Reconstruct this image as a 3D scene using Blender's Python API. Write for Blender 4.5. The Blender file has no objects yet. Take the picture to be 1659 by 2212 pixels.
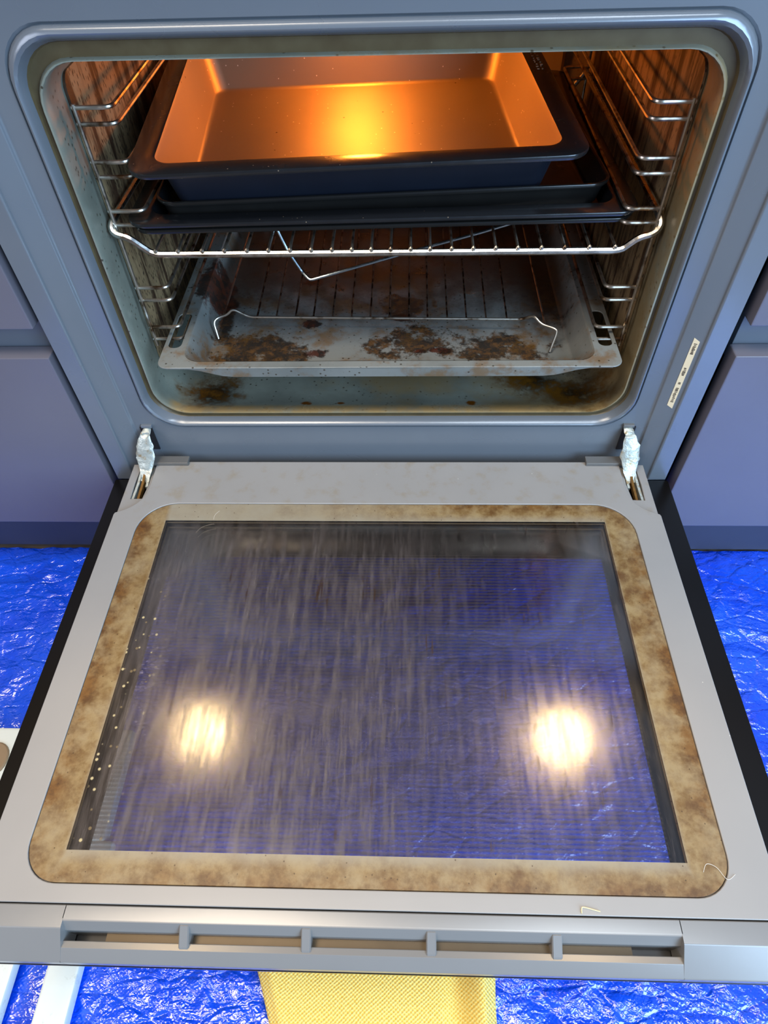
import bpy, bmesh, math, random
from mathutils import Vector, Matrix, noise as mnoise
random.seed(7)
SC = bpy.context.scene
COL = SC.collection

# ------------------------------------------------------------------ camera
cam_d = bpy.data.cameras.new('camera')
cam_d.sensor_width = 36.0
cam_d.lens = 1407.4 / 2212 * 36.0
cam_d.clip_start = 0.01
cam = bpy.data.objects.new('camera', cam_d)
COL.objects.link(cam)
R = Vector((0.99940148, 0.02449847, -0.02442338))
U = Vector((-0.0034669, 0.77339817, 0.63391108))
F = Vector((-0.03441884, 0.633447, -0.77302021))
CAM = Vector((0.0229, -0.4746, 0.4934))
cam.matrix_world = Matrix(((R.x, U.x, -F.x, CAM.x), (R.y, U.y, -F.y, CAM.y), (R.z, U.z, -F.z, CAM.z), (0, 0, 0, 1)))
SC.camera = cam
SC.view_settings.view_transform = 'Standard'
SC.view_settings.look = 'None'
SC.view_settings.gamma = 1.0
SC.view_settings.use_curve_mapping = False
SC.view_settings.exposure = 0.0
SC.cycles.use_denoising = True
SC.cycles.max_bounces = 10
SC.cycles.transparent_max_bounces = 16
SC.cycles.caustics_reflective = False
SC.cycles.sample_clamp_indirect = 6.0

# ------------------------------------------------------------------ world and lights
W = bpy.data.worlds.new('world')
SC.world = W
W.use_nodes = True
bg = W.node_tree.nodes['Background']
_n, _l = W.node_tree.nodes, W.node_tree.links
_tc = _n.new('ShaderNodeTexCoord')
_sp = _n.new('ShaderNodeSeparateXYZ')
_mr = _n.new('ShaderNodeMapRange')
_mr.interpolation_type = 'SMOOTHSTEP'
_mr.inputs['From Min'].default_value = -0.35
_mr.inputs['From Max'].default_value = 0.65
_mx = _n.new('ShaderNodeMix')
_mx.data_type = 'RGBA'
_mx.inputs['A'].default_value = (0.20, 0.165, 0.14, 1)      # dim room on the left
_mx.inputs['B'].default_value = (0.34, 0.52, 0.85, 1)       # daylight side on the right
_l.new(_tc.outputs['Generated'], _sp.inputs[0])
_l.new(_sp.outputs[0], _mr.inputs['Value'])
_l.new(_mr.outputs[0], _mx.inputs['Factor'])
_l.new(_mx.outputs['Result'], bg.inputs[0])
bg.inputs[1].default_value = 0.55


def light(name, kind, loc, energy, color, target=None, size=0.1, size_y=None, spot=None):
    d = bpy.data.lights.new(name, kind)
    d.energy = energy
    d.color = color
    if kind == 'AREA':
        d.shape = 'RECTANGLE'
        d.size = size
        d.size_y = size_y or size
    else:
        d.shadow_soft_size = size
    if spot:
        d.spot_size = spot
        d.spot_blend = 0.5
    o = bpy.data.objects.new(name, d)
    COL.objects.link(o)
    o.location = loc
    if target is not None:
        o.rotation_euler = (Vector(target) - Vector(loc)).to_track_quat('-Z', 'Y').to_euler()
    return o


light('window_daylight', 'AREA', (1.25, -1.45, 0.75), 58, (0.47, 0.71, 1.0), (0, -0.1, 0.05), 1.1, 1.3)
light('left_daylight', 'AREA', (-1.5, -1.3, 1.0), 12, (0.80, 0.84, 1.0), (0, -0.1, 0.05), 0.8, 0.8)
light('ceiling_lamp', 'AREA', (-0.55, -0.50, 2.0), 27, (1.0, 0.84, 0.66), (-0.2, -0.3, 0), 0.7, 0.7)
light('tarp_glint_fill', 'AREA', (0.55, -0.60, 2.0), 16, (0.84, 0.92, 1.0), (0.2, -0.3, 0), 0.7, 0.6)  # added overhead fill that puts glints on the tarpaulin
for hx in (-0.449, 0.383):
    light('hood_lamp', 'SPOT', (hx, 0.084, 1.0), 7, (1.0, 0.68, 0.32), (hx * 0.35, -0.30, 0), 0.05, spot=math.radians(75))
light('oven_bulb', 'POINT', (-0.03, 0.328, 0.349), 2.3, (1.0, 0.26, 0.025), size=0.018)

XO = 0.0025


# ------------------------------------------------------------------ object helpers
def lin(c):
    return tuple(((v / 255) / 12.92 if v / 255 <= 0.04045 else ((v / 255 + 0.055) / 1.055) ** 2.4) for v in c) + (1.0,)


def mesh_from_bm(name, bm, mat, smooth=35):
    bmesh.ops.remove_doubles(bm, verts=bm.verts, dist=1e-6)
    bmesh.ops.recalc_face_normals(bm, faces=bm.faces)
    me = bpy.data.meshes.new(name)
    bm.to_mesh(me)
    bm.free()
    if mat:
        me.materials.append(mat)
    if smooth:
        me.shade_smooth()
        me.set_sharp_from_angle(angle=math.radians(smooth))
    return me


def flat_normals(o):
    m = o.modifiers.new('weighted', 'WEIGHTED_NORMAL')
    m.keep_sharp = True
    m.weight = 100
    return o


def obj(name, bm, mat, parent=None, smooth=35):
    o = bpy.data.objects.new(name, mesh_from_bm(name, bm, mat, smooth))
    COL.objects.link(o)
    if smooth and smooth < 90:
        flat_normals(o)
    if parent is not None:
        o.parent = parent
        if parent.type == 'EMPTY':
            o.matrix_parent_inverse = parent.matrix_basis.inverted()
    return o


def tag(o, label, cat, group=None):
    o['label'] = label
    o['category'] = cat
    if group:
        o['group'] = group
    return o


def thing(name, label, cat, loc=(0, 0, 0), group=None):
    o = bpy.data.objects.new(name, None)
    COL.objects.link(o)
    o.location = loc
    o.empty_display_size = 0.02
    return tag(o, label, cat, group)


def loft(bm, rings, cap0=False, cap1=False, closed=True):
    vs = [[bm.verts.new(p) for p in r] for r in rings]
    n = len(rings[0])
    for a, b in zip(vs, vs[1:]):
        for i in range(n if closed else n - 1):
            j = (i + 1) % n
            try:
                bm.faces.new((a[i], a[j], b[j], b[i]))
            except ValueError:
                pass
    if cap0:
        bm.faces.new(vs[0])
    if cap1:
        bm.faces.new(vs[-1])
    return bm


def rr2(x0, x1, y0, y1, r=0.0, seg=6, sub=3):
    """rounded rectangle, ccw; r may be one radius or (bl, br, tr, tl)"""
    rad = r if isinstance(r, (tuple, list)) else (r,) * 4
    cs = [(x0, y0, 180), (x1, y0, 270), (x1, y1, 0), (x0, y1, 90)]
    sg = [(1, 1), (-1, 1), (-1, -1), (1, -1)]
    pts = []
    corners = []
    for (cx, cy, a0), (sx, sy), q in zip(cs, sg, rad):
        q = max(q, 1e-5)
        ox, oy = cx + sx * q, cy + sy * q
        corners.append([(ox + q * math.cos(math.radians(a0 + 90 * k / seg)), oy + q * math.sin(math.radians(a0 + 90 * k / seg))) for k in range(seg + 1)])
    for k in range(4):
        c, d = corners[k], corners[(k + 1) % 4]
        pts += c
        for s in range(1, sub + 1):
            t = s / (sub + 1)
            pts.append((c[-1][0] * (1 - t) + d[0][0] * t, c[-1][1] * (1 - t) + d[0][1] * t))
    return pts


def box(bm, x0, x1, y0, y1, z0, z1, bev=0.0):
    r = bmesh.ops.create_cube(bm, size=1.0)
    for v in r['verts']:
        v.co = Vector(((x0 + x1) / 2 + v.co.x * (x1 - x0), (y0 + y1) / 2 + v.co.y * (y1 - y0), (z0 + z1) / 2 + v.co.z * (z1 - z0)))
    if bev:
        es = list({e for v in r['verts'] for e in v.link_edges})
        bmesh.ops.bevel(bm, geom=es, offset=bev, segments=2, affect='EDGES', profile=0.5)
    return bm


def fillet(pts, rad, n=5, closed=False):
    P = [Vector(p) for p in pts]
    out = []
    m = len(P)
    for i in range(m):
        if not closed and i in (0, m - 1):
            out.append(P[i])
            continue
        a, b, c = P[i - 1], P[i], P[(i + 1) % m]
        r1 = min(rad, (a - b).length * 0.48)
        r2 = min(rad, (c - b).length * 0.48)
        s, e = b + (a - b).normalized() * r1, b + (c - b).normalized() * r2
        for k in range(n + 1):
            t = k / n
            out.append(s * (1 - t) ** 2 + b * 2 * t * (1 - t) + e * t * t)
    return out


def tube(bm, pts, r, fil=0.0, seg=8, closed=False, n=5):
    P = fillet(pts, fil, n, closed) if fil else [Vector(p) for p in pts]
    Q = [P[0]]
    for p in P[1:]:
        if (p - Q[-1]).length > 1e-6:
            Q.append(p)
    P = Q
    m = len(P)
    rings = []
    up = None
    for i in range(m):
        if closed:
            t = (P[(i + 1) % m] - P[i - 1]).normalized()
        else:
            t = (P[min(i + 1, m - 1)] - P[max(i - 1, 0)]).normalized()
        if up is None:
            up = t.orthogonal().normalized()
        up = (up - t * up.dot(t)).normalized()
        sd = t.cross(up)
        rr = r[i] if isinstance(r, list) else r
        rings.append([P[i] + rr * (math.cos(2 * math.pi * k / seg) * up + math.sin(2 * math.pi * k / seg) * sd) for k in range(seg)])
    if closed:
        rings.append(rings[0])
        return loft(bm, rings)
    return loft(bm, rings, True, True)


def plate(bm, loops, z0, z1, bev=0.0):
    """flat plate with holes: 2-D filled curve, extruded, added to bm"""
    cu = bpy.data.curves.new('outline', 'CURVE')
    cu.dimensions = '2D'
    cu.fill_mode = 'BOTH'
    h = (z1 - z0) / 2
    cu.extrude = h - bev
    cu.bevel_depth = bev
    cu.bevel_resolution = 2
    cu.offset = -bev
    for lp in loops:
        sp = cu.splines.new('POLY')
        sp.points.add(len(lp) - 1)
        for p, q in zip(sp.points, lp):
            p.co = (q[0], q[1], 0, 1)
        sp.use_cyclic_u = True
    o = bpy.data.objects.new('outline', cu)
    COL.objects.link(o)
    dg = bpy.context.evaluated_depsgraph_get()
    me = bpy.data.meshes.new_from_object(o.evaluated_get(dg))
    n0 = len(bm.verts)
    bm.from_mesh(me)
    bm.verts.ensure_lookup_table()
    for v in bm.verts[n0:]:
        v.co.z += (z0 + z1) / 2
    bpy.data.objects.remove(o)
    bpy.data.curves.remove(cu)
    bpy.data.meshes.remove(me)
    return bm


# ------------------------------------------------------------------ material helpers
class NT:
    def __init__(self, name):
        self.m = bpy.data.materials.new(name)
        self.m.use_nodes = True
        self.t = self.m.node_tree
        self.n = self.t.nodes
        self.n.clear()
        self.out = self.n.new('ShaderNodeOutputMaterial')
        self.tc = self.n.new('ShaderNodeTexCoord')
        self.co = self.tc.outputs['Object']
        s = self.n.new('ShaderNodeSeparateXYZ')
        self.t.links.new(self.co, s.inputs[0])
        self.x, self.y, self.z = s.outputs

    def link(self, a, b):
        self.t.links.new(a, b)

    def _in(self, sock, v):
        if v is None:
            return
        if isinstance(v, bpy.types.NodeSocket):
            self.link(v, sock)
        else:
            sock.default_value = v

    def math(self, op, a, b=None, c=None, clamp=False):
        n = self.n.new('ShaderNodeMath')
        n.operation = op
        n.use_clamp = clamp
        self._in(n.inputs[0], a)
        self._in(n.inputs[1], b)
        self._in(n.inputs[2], c)
        return n.outputs[0]

    def scale(self, v):
        n = self.n.new('ShaderNodeMapping')
        n.inputs['Scale'].default_value = v
        self.link(self.co, n.inputs['Vector'])
        return n.outputs[0]

    def noise(self, sc=10, det=4, rough=0.55, vec=None, dist=0.0):
        n = self.n.new('ShaderNodeTexNoise')
        n.inputs['Scale'].default_value = sc
        n.inputs['Detail'].default_value = det
        n.inputs['Roughness'].default_value = rough
        n.inputs['Distortion'].default_value = dist
        self.link(vec or self.co, n.inputs['Vector'])
        return n.outputs[0]

    def voro(self, sc, vec=None, out='Distance', feature='F1'):
        n = self.n.new('ShaderNodeTexVoronoi')
        n.feature = feature
        n.inputs['Scale'].default_value = sc
        self.link(vec or self.co, n.inputs['Vector'])
        return n.outputs[out]

    def step(self, v, a, b, lo=0.0, hi=1.0):
        n = self.n.new('ShaderNodeMapRange')
        n.interpolation_type = 'SMOOTHSTEP'
        self._in(n.inputs['Value'], v)
        n.inputs['From Min'].default_value = a
        n.inputs['From Max'].default_value = b
        n.inputs['To Min'].default_value = lo
        n.inputs['To Max'].default_value = hi
        return n.outputs[0]

    def mix(self, f, a, b):
        n = self.n.new('ShaderNodeMix')
        n.data_type = 'RGBA'
        self._in(n.inputs['Factor'], f)
        self._in(n.inputs['A'], a)
        self._in(n.inputs['B'], b)
        return n.outputs['Result']

    def bump(self, h, strength=0.3, dist=0.001, nrm=None):
        n = self.n.new('ShaderNodeBump')
        n.inputs['Strength'].default_value = strength
        n.inputs['Distance'].default_value = dist
        self.link(h, n.inputs['Height'])
        if nrm:
            self.link(nrm, n.inputs['Normal'])
        return n.outputs[0]

    def blob(self, cx, cy, r, soft=0.6, sx=1.0, wob=None, ax='xy', amp=1.0):
        """soft round patch at (cx, cy) on the plane of the two axes"""
        a = {'x': self.x, 'y': self.y, 'z': self.z}
        dx = self.math('MULTIPLY', self.math('SUBTRACT', a[ax[0]], cx), 1.0 / sx)
        dy = self.math('SUBTRACT', a[ax[1]], cy)
        d = self.math('SQRT', self.math('ADD', self.math('MULTIPLY', dx, dx), self.math('MULTIPLY', dy, dy)))
        d = self.math('DIVIDE', d, r)
        if wob:
            d = self.math('ADD', d, self.math('MULTIPLY', self.math('SUBTRACT', wob, 0.5), 2.2 * amp))
        return self.step(d, 1.0, 1.0 - soft)

    def specks(self, sc, size, keep=0.5, vec=None):
        d = self.voro(sc, vec)
        c = self.n.new('ShaderNodeSeparateColor')
        self.link(self.voro(sc, vec, 'Color'), c.inputs[0])
        a = self.step(d, size, size * 0.5)
        return self.math('MULTIPLY', a, self.math('LESS_THAN', c.outputs[0], keep))

    def max(self, *a):
        o = a[0]
        for b in a[1:]:
            o = self.math('MAXIMUM', o, b)
        return o

    def pbr(self, col, rough=0.5, metal=0.0, nrm=None, spec=None, coat=None, coat_r=None, aniso=None):
        n = self.n.new('ShaderNodeBsdfPrincipled')
        self._in(n.inputs['Base Color'], col)
        self._in(n.inputs['Roughness'], rough)
        self._in(n.inputs['Metallic'], metal)
        self._in(n.inputs['Normal'], nrm)
        self._in(n.inputs['Coat Normal'], nrm)
        self._in(n.inputs['Specular IOR Level'], spec)
        self._in(n.inputs['Coat Weight'], coat)
        self._in(n.inputs['Coat Roughness'], coat_r)
        self._in(n.inputs['Anisotropic'], aniso)
        return n.outputs[0]

    def done(self, s):
        self.link(s, self.out.inputs[0])
        return self.m


def simple(name, rgb, rough=0.5, metal=0.0, var=0.06, sc=30, bump=0.0, spec=None, coat=None):
    t = NT(name)
    c = lin(rgb)
    d = tuple(v * (1 - var * 2.2) for v in c[:3]) + (1,)
    f = t.noise(sc, 3)
    n = t.bump(t.noise(sc * 6, 2), bump, 0.0006) if bump else None
    return t.done(t.pbr(t.mix(f, c, d), rough, metal, n, spec, coat))


# painted oven front
t = NT('grey_oven_paint')
M_paint = t.done(t.pbr(t.mix(t.noise(18, 3), lin((120, 126, 132)), lin((112, 118, 125))), t.step(t.noise(9, 4), 0.3, 0.7, 0.22, 0.30), 0.25, t.bump(t.noise(900, 2), 0.04, 0.0003), 0.6))
t = NT('brown_sealed_enamel')
M_channel = t.done(t.pbr(t.mix(t.noise(60, 4), lin((104, 92, 66)), lin((74, 58, 36))), 0.35))


# cavity enamel
def enamel(name, base, floor=False):
    t = NT(name)
    n = t.noise(14, 5, 0.6)
    c = t.mix(t.step(n, 0.35, 0.7), lin(base), lin(tuple(v * 0.82 for v in base)))
    c = t.mix(t.math('MULTIPLY', t.specks(170, 0.24, 0.55), 0.85), c, lin((45, 35, 20)))
    amber = t.math('MULTIPLY', t.step(t.math('ADD', t.noise(9, 5, 0.65), t.math('MULTIPLY', t.x, 0.55)), 0.44, 0.66), 0.62)
    c = t.mix(amber, c, lin((140, 112, 62)))
    lipd = t.math('MULTIPLY', t.math('MULTIPLY', t.step(t.z, 0.062, 0.054), t.step(t.y, 0.034, 0.026)), t.step(t.noise(50, 4, 0.7), 0.3, 0.6, 0.3, 0.85))
    c = t.mix(lipd, c, lin((168, 138, 88)))
    if floor:
        w = t.noise(42, 5, 0.7)
        st = t.max(t.blob(-0.180, 0.058, 0.040, 0.7, 1.0, w), t.blob(0.195, 0.055, 0.050, 0.8, 1.1, w), t.blob(0.16, 0.08, 0.05, 0.8, 1, w))
        dots = t.max(t.blob(-0.082, 0.036, 0.006, 0.5, 1.1, w), t.blob(-0.078, 0.034, 0.004, 0.5, 1, w), t.blob(0.088, 0.036, 0.006, 0.5, 1, w), t.blob(-0.045, 0.036, 0.003, 0.5, 1.6, w))
        low = t.step(t.z, 0.09, 0.055)
        st = t.math('MULTIPLY', st, low)
        c = t.mix(st, c, t.mix(t.step(w, 0.4, 0.6), lin((96, 62, 14)), lin((38, 26, 10))))
        c = t.mix(t.math('MULTIPLY', dots, low), c, lin((110, 62, 8)))
    return t.done(t.pbr(c, t.step(n, 0.3, 0.7, 0.24, 0.42), 0.0, t.bump(n, 0.05, 0.001), 0.6))


M_enamel = enamel('grey_green_enamel', (138, 142, 128), True)
t = NT('streaky_liner_enamel')
w = t.noise(1.0, 5, 0.65, t.scale((60, 75, 11)))
sp = t.specks(420, 0.35, 0.6, t.scale((1, 1, 0.35)))
c = t.mix(t.step(w, 0.42, 0.62), lin((150, 124, 88)), lin((62, 40, 22)))
M_liner = t.done(t.pbr(t.mix(sp, c, lin((50, 34, 20))), 0.62, 0, t.bump(t.noise(500, 2), 0.4, 0.0006)))
M_back = t.done(t.pbr(lin((1, 1, 1)))) if False else simple('tan_back_enamel', (160, 138, 100), 0.6, 0, 0.12, 40, 0.2)

# metals
t = NT('chrome_wire')
M_chrome = t.done(t.pbr(t.mix(t.step(t.noise(45, 3), 0.55, 0.8), lin((215, 210, 200)), lin((140, 115, 85))), t.step(t.noise(80, 3), 0.3, 0.7, 0.16, 0.34), 1.0))
t = NT('tarnished_wire')
M_wire = t.done(t.pbr(t.mix(t.step(t.noise(70, 3), 0.45, 0.7), lin((190, 180, 165)), lin((95, 72, 50))), 0.32, 0.95))
t = NT('dull_wire')
M_dullwire = t.done(t.pbr(t.mix(t.step(t.noise(90, 3), 0.42, 0.6), lin((125, 112, 98)), lin((40, 28, 18))), 0.4, 0.9))
M_bail = simple('bright_steel_wire', (190, 205, 215), 0.22, 1.0)

# pans
t = NT('black_nonstick')
sp = t.specks(260, 0.16, 0.10)
M_black = t.done(t.pbr(t.mix(sp, lin((24, 25, 27)), lin((120, 105, 85))), t.step(t.noise(40, 3), 0.3, 0.7, 0.18, 0.28), 0.0, t.bump(t.noise(700, 2), 0.03, 0.0003), 0.7))
t = NT('dark_steel_tray')
M_dark = t.done(t.pbr(t.mix(t.noise(30, 3), lin((52, 50, 47)), lin((38, 37, 36))), 0.20, 0.55, t.bump(t.noise(700, 2), 0.02, 0.0003), 0.6))
t = NT('satin_steel_pan')
sp = t.math('MULTIPLY', t.specks(170, 0.13, 0.22), 0.8)
dk = t.specks(75, 0.09, 0.2)
c = t.mix(t.noise(8, 3), lin((158, 140, 116)), lin((138, 121, 100)))
c = t.mix(dk, t.mix(sp, c, lin((245, 235, 220))), lin((60, 36, 16)))
M_steel = t.done(t.pbr(c, 0.50, 0.80, t.bump(t.noise(1, 3, 0.6, t.scale((300, 900, 900))), 0.06, 0.0004)))
t = NT('navy_pan_outside')
M_navy = t.done(t.pbr(t.mix(t.noise(20, 2), lin((22, 28, 40)), lin((16, 20, 30))), 0.42, 0.0, None, 0.5))

# greasy drip tray
t = NT('greasy_grey_enamel')
w = t.noise(46, 6, 0.72)
w2 = t.noise(95, 5, 0.75)
base = t.mix(t.step(t.noise(12, 4), 0.35, 0.7), lin((130, 131, 125)), lin((104, 107, 103)))
brown = t.mix(t.step(w2, 0.34, 0.56), lin((96, 62, 22)), lin((30, 20, 12)))
st = t.max(t.blob(-0.125, 0.062, 0.034, 0.5, 1.7, w, amp=1.6), t.blob(0.110, 0.062, 0.030, 0.5, 2.0, w, amp=1.6),
           t.blob(0.020, 0.140, 0.022, 0.5, 1.9, w, amp=1.6), t.blob(0.030, 0.075, 0.030, 0.5, 1.6, w, amp=1.9),
           t.blob(-0.012, 0.20, 0.03, 0.6, 2.2, w, amp=1.8), t.blob(0.07, 0.28, 0.06, 0.6, 1.6, w, amp=1.8),
           t.blob(-0.10, 0.30, 0.05, 0.6, 2.0, w, amp=1.8), t.blob(-0.168, 0.12, 0.05, 0.5, 0.22, w), t.blob(0.17, 0.16, 0.10, 0.7, 0.3, w))
c = t.mix(t.math('MULTIPLY', st, 0.92), base, brown)
amb = t.math('MULTIPLY', t.step(t.noise(24, 5, 0.7), 0.50, 0.66), 0.65)
c = t.mix(amb, c, lin((116, 80, 30)))
rear_shade = t.math('MULTIPLY', t.step(t.math('ADD', t.y, t.math('MULTIPLY', t.math('SUBTRACT', w, 0.5), 0.20)), 0.085, 0.20), t.step(t.z, 0.118, 0.100))  # browner towards the back: oven shade painted in along with baked grease
c = t.mix(t.math('MULTIPLY', rear_shade, 0.84), c, t.mix(w2, lin((70, 48, 30)), lin((40, 28, 20))))
burnt = t.max(t.blob(-0.078, 0.108, 0.009, 0.4, 1.3, w2), t.blob(-0.068, 0.058, 0.008, 0.4, 1.8, w2), t.blob(-0.083, 0.188, 0.010, 0.4, 1.6, w2),
              t.blob(0.055, 0.062, 0.006, 0.3, 2.2, w2), t.blob(0.018, 0.118, 0.008, 0.4, 2.0, w2), t.blob(0.035, 0.061, 0.004, 0.4, 2, w2),
              t.blob(-0.18, 0.15, 0.042, 0.3, 0.55, w))
c = t.mix(t.math('MULTIPLY', burnt, 0.93), c, t.mix(t.step(w2, 0.45, 0.55), lin((30, 22, 18)), lin((74, 34, 20))))
c = t.mix(t.math('MULTIPLY', t.specks(190, 0.24, 0.4), 0.85), c, lin((48, 36, 16)))
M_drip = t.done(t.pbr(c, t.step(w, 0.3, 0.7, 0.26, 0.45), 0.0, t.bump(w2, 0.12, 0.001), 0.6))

# door
t = NT('grey_door_paint')
edge = t.math('MULTIPLY', t.step(t.noise(55, 4, 0.6), 0.5, 0.75), t.step(t.y, -0.10, -0.04))
c = t.mix(t.math('MULTIPLY', edge, 0.4), t.mix(t.noise(14, 3), lin((158, 154, 149)), lin((147, 144, 140))), lin((140, 120, 80)))
c = t.mix(t.math('MULTIPLY', t.specks(120, 0.06, 0.12), 0.9), c, lin((225, 220, 205)))
M_door = t.done(t.pbr(c, 0.42, 0.1, t.bump(t.noise(800, 2), 0.05, 0.0003), 0.55))
M_trim = simple('grey_trim_plastic', (140, 139, 137), 0.28, 0.2, 0.05, 18, 0.03)
M_slotwall = simple('brushed_inner_channel', (84, 74, 60), 0.4, 0.8, 0.1, 60)

GX, GY0, GY1 = 0.2129, -0.0814, -0.3745    # clear window of the inner pane
t = NT('inner_pane_dirty_glass')
ax = t.math('ABSOLUTE', t.x)
inside = t.math('MULTIPLY', t.math('LESS_THAN', ax, GX), t.math('MULTIPLY', t.math('LESS_THAN', t.y, GY0), t.math('GREATER_THAN', t.y, GY1)))
# printed border with baked-on stains
w = t.noise(26, 6, 0.68)
w2 = t.noise(70, 5, 0.7)
tan = t.mix(t.step(w2, 0.35, 0.68), lin((150, 126, 84)), lin((116, 86, 44)))
tan = t.mix(t.math('MULTIPLY', t.step(w, 0.50, 0.72), 0.85), tan, lin((84, 50, 17)))
side = t.step(ax, 0.208, 0.216)
topw = t.math('MULTIPLY', t.step(t.y, -0.088, -0.070), t.step(t.x, -0.16, 0.10, 0.18, 0.95))
botw = t.step(t.y, -0.3745, -0.385, 0.35, 0.95)
am = t.math('ADD', t.max(t.math('MULTIPLY', side, 0.95), topw, t.math('MULTIPLY', botw, t.step(t.y, -0.370, -0.376))), t.math('MULTIPLY', t.math('SUBTRACT', w, 0.5), 1.1), None, True)
oute = t.max(t.step(ax, 0.218, 0.236), t.math('MULTIPLY', t.step(t.y, -0.378, -0.393), 0.7), t.math('MULTIPLY', t.step(t.y, -0.072, -0.062), t.step(t.x, -0.15, 0.1)))
tan = t.mix(t.math('MULTIPLY', t.math('MULTIPLY', oute, t.step(w, 0.36, 0.60)), 0.85), tan, t.mix(t.step(w2, 0.4, 0.65), lin((112, 72, 24)), lin((70, 38, 12))))
bord = t.mix(am, lin((150, 141, 122)), tan)
bord = t.mix(t.math('MULTIPLY', t.specks(230, 0.16, 0.25), 0.8), bord, lin((66, 42, 16)))
bshade = t.pbr(bord, 0.42, 0, t.bump(w2, 0.08, 0.001), 0.5)
# dirty clear part
stk = t.noise(1.0, 6, 0.72, t.scale((150, 15, 1)), 0.15)
fine = t.noise(1.0, 4, 0.7, t.scale((520, 46, 1)))
drip = t.math('MULTIPLY', t.step(t.noise(1.0, 4, 0.65, t.scale((210, 17, 1)), 0.6), 0.60, 0.66), t.step(t.noise(20, 3), 0.46, 0.60))
cloud = t.noise(11, 4, 0.6)
film_and_reflection = t.math('ADD', t.step(stk, 0.38, 0.80, 0.05, 0.30), t.math('MULTIPLY', t.step(fine, 0.5, 0.75), 0.10))
film_and_reflection = t.math('MULTIPLY', film_and_reflection, t.step(cloud, 0.25, 0.65, 0.45, 1.15))
film_and_reflection = t.math('MULTIPLY', film_and_reflection, t.step(t.math('ADD', t.x, t.math('MULTIPLY', t.math('SUBTRACT', cloud, 0.5), 0.25)), -0.02, 0.09, 2.5, 0.36))  # dirt thickened on the left to paint in a grey reflection
film_and_reflection = t.math('MULTIPLY', film_and_reflection, t.step(t.y, -0.085, -0.14, 0.35, 1.0))
splash = t.math('MULTIPLY', t.specks(130, 0.22, 0.75), t.math('MULTIPLY', t.step(t.x, -0.176, -0.196), t.step(t.y, -0.12, -0.17)))
scr = t.math('MULTIPLY', t.step(t.voro(70, None, 'Distance', 'DISTANCE_TO_EDGE'), 0.018, 0.004), t.step(t.noise(18, 3), 0.56, 0.66))
film_and_reflection = t.math('MULTIPLY', film_and_reflection, t.math('MULTIPLY', t.step(ax, 0.2129, 0.196, 0.30, 1.0), t.step(t.y, -0.3745, -0.360, 0.7, 1.0)))
film_and_reflection = t.max(t.math('ADD', film_and_reflection, 0.02), t.math('MULTIPLY', splash, 0.75), t.math('MULTIPLY', scr, 0.25), t.math('MULTIPLY', drip, 0.50), t.math('MULTIPLY', t.specks(75, 0.05, 0.25), 0.8), t.math('MULTIPLY', t.step(t.noise(1.0, 5, 0.7, t.scale((105, 24, 1)), 0.3), 0.57, 0.70), 0.20))
fcol = t.mix(drip, lin((106, 96, 92)), lin((66, 44, 22)))
fcol = t.mix(splash, fcol, lin((210, 190, 140)))
tr = t.n.new('ShaderNodeBsdfTransparent')
tr.inputs[0].default_value = (0.82, 0.81, 0.80, 1)
gl = t.n.new('ShaderNodeBsdfGlossy')
t._in(gl.inputs['Roughness'], t.step(stk, 0.3, 0.7, 0.10, 0.20))
gl.inputs['Color'].default_value = (1, 1, 1, 1)
fr = t.n.new('ShaderNodeFresnel')
fr.inputs['IOR'].default_value = 1.6
m1 = t.n.new('ShaderNodeMixShader')
t.link(t.math('MULTIPLY', fr.outputs[0], 1.25, None, True), m1.inputs[0])
t.link(tr.outputs[0], m1.inputs[1])
t.link(gl.outputs[0], m1.inputs[2])
fs = t.pbr(fcol, 0.55, 0, None, 0.4)
m2 = t.n.new('ShaderNodeMixShader')
t.link(film_and_reflection, m2.inputs[0])
t.link(m1.outputs[0], m2.inputs[1])
t.link(fs, m2.inputs[2])
m3 = t.n.new('ShaderNodeMixShader')
t.link(inside, m3.inputs[0])
t.link(bshade, m3.inputs[1])
t.link(m2.outputs[0], m3.inputs[2])
M_pane = t.done(m3.outputs[0])

t = NT('outer_black_glass')
ax = t.math('ABSOLUTE', t.math('SUBTRACT', t.x, 0.001))
clear = t.math('MULTIPLY', t.math('LESS_THAN', ax, 0.2122), t.math('MULTIPLY', t.math('LESS_THAN', t.y, -0.101), t.math('GREATER_THAN', t.y, -0.372)))
stripe = t.step(t.math('SINE', t.math('MULTIPLY', t.y, 2 * math.pi / 0.0034)), -0.3, 0.3)
blk = t.pbr(t.mix(t.specks(130, 0.05, 0.15), lin((14, 12, 11)), lin((150, 150, 150))), 0.28, 0, None, 0.35)
tr = t.n.new('ShaderNodeBsdfTransparent')
tr.inputs[0].default_value = (0.90, 0.90, 0.94, 1)
sil = t.pbr(lin((150, 146, 156)), 0.30, 0.4)
ms = t.n.new('ShaderNodeMixShader')
t.link(t.math('MULTIPLY', stripe, 0.42), ms.inputs[0])
t.link(tr.outputs[0], ms.inputs[1])
t.link(sil, ms.inputs[2])
m = t.n.new('ShaderNodeMixShader')
t.link(clear, m.inputs[0])
t.link(blk, m.inputs[1])
t.link(ms.outputs[0], m.inputs[2])
M_black_glass = t.done(m.outputs[0])

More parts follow.
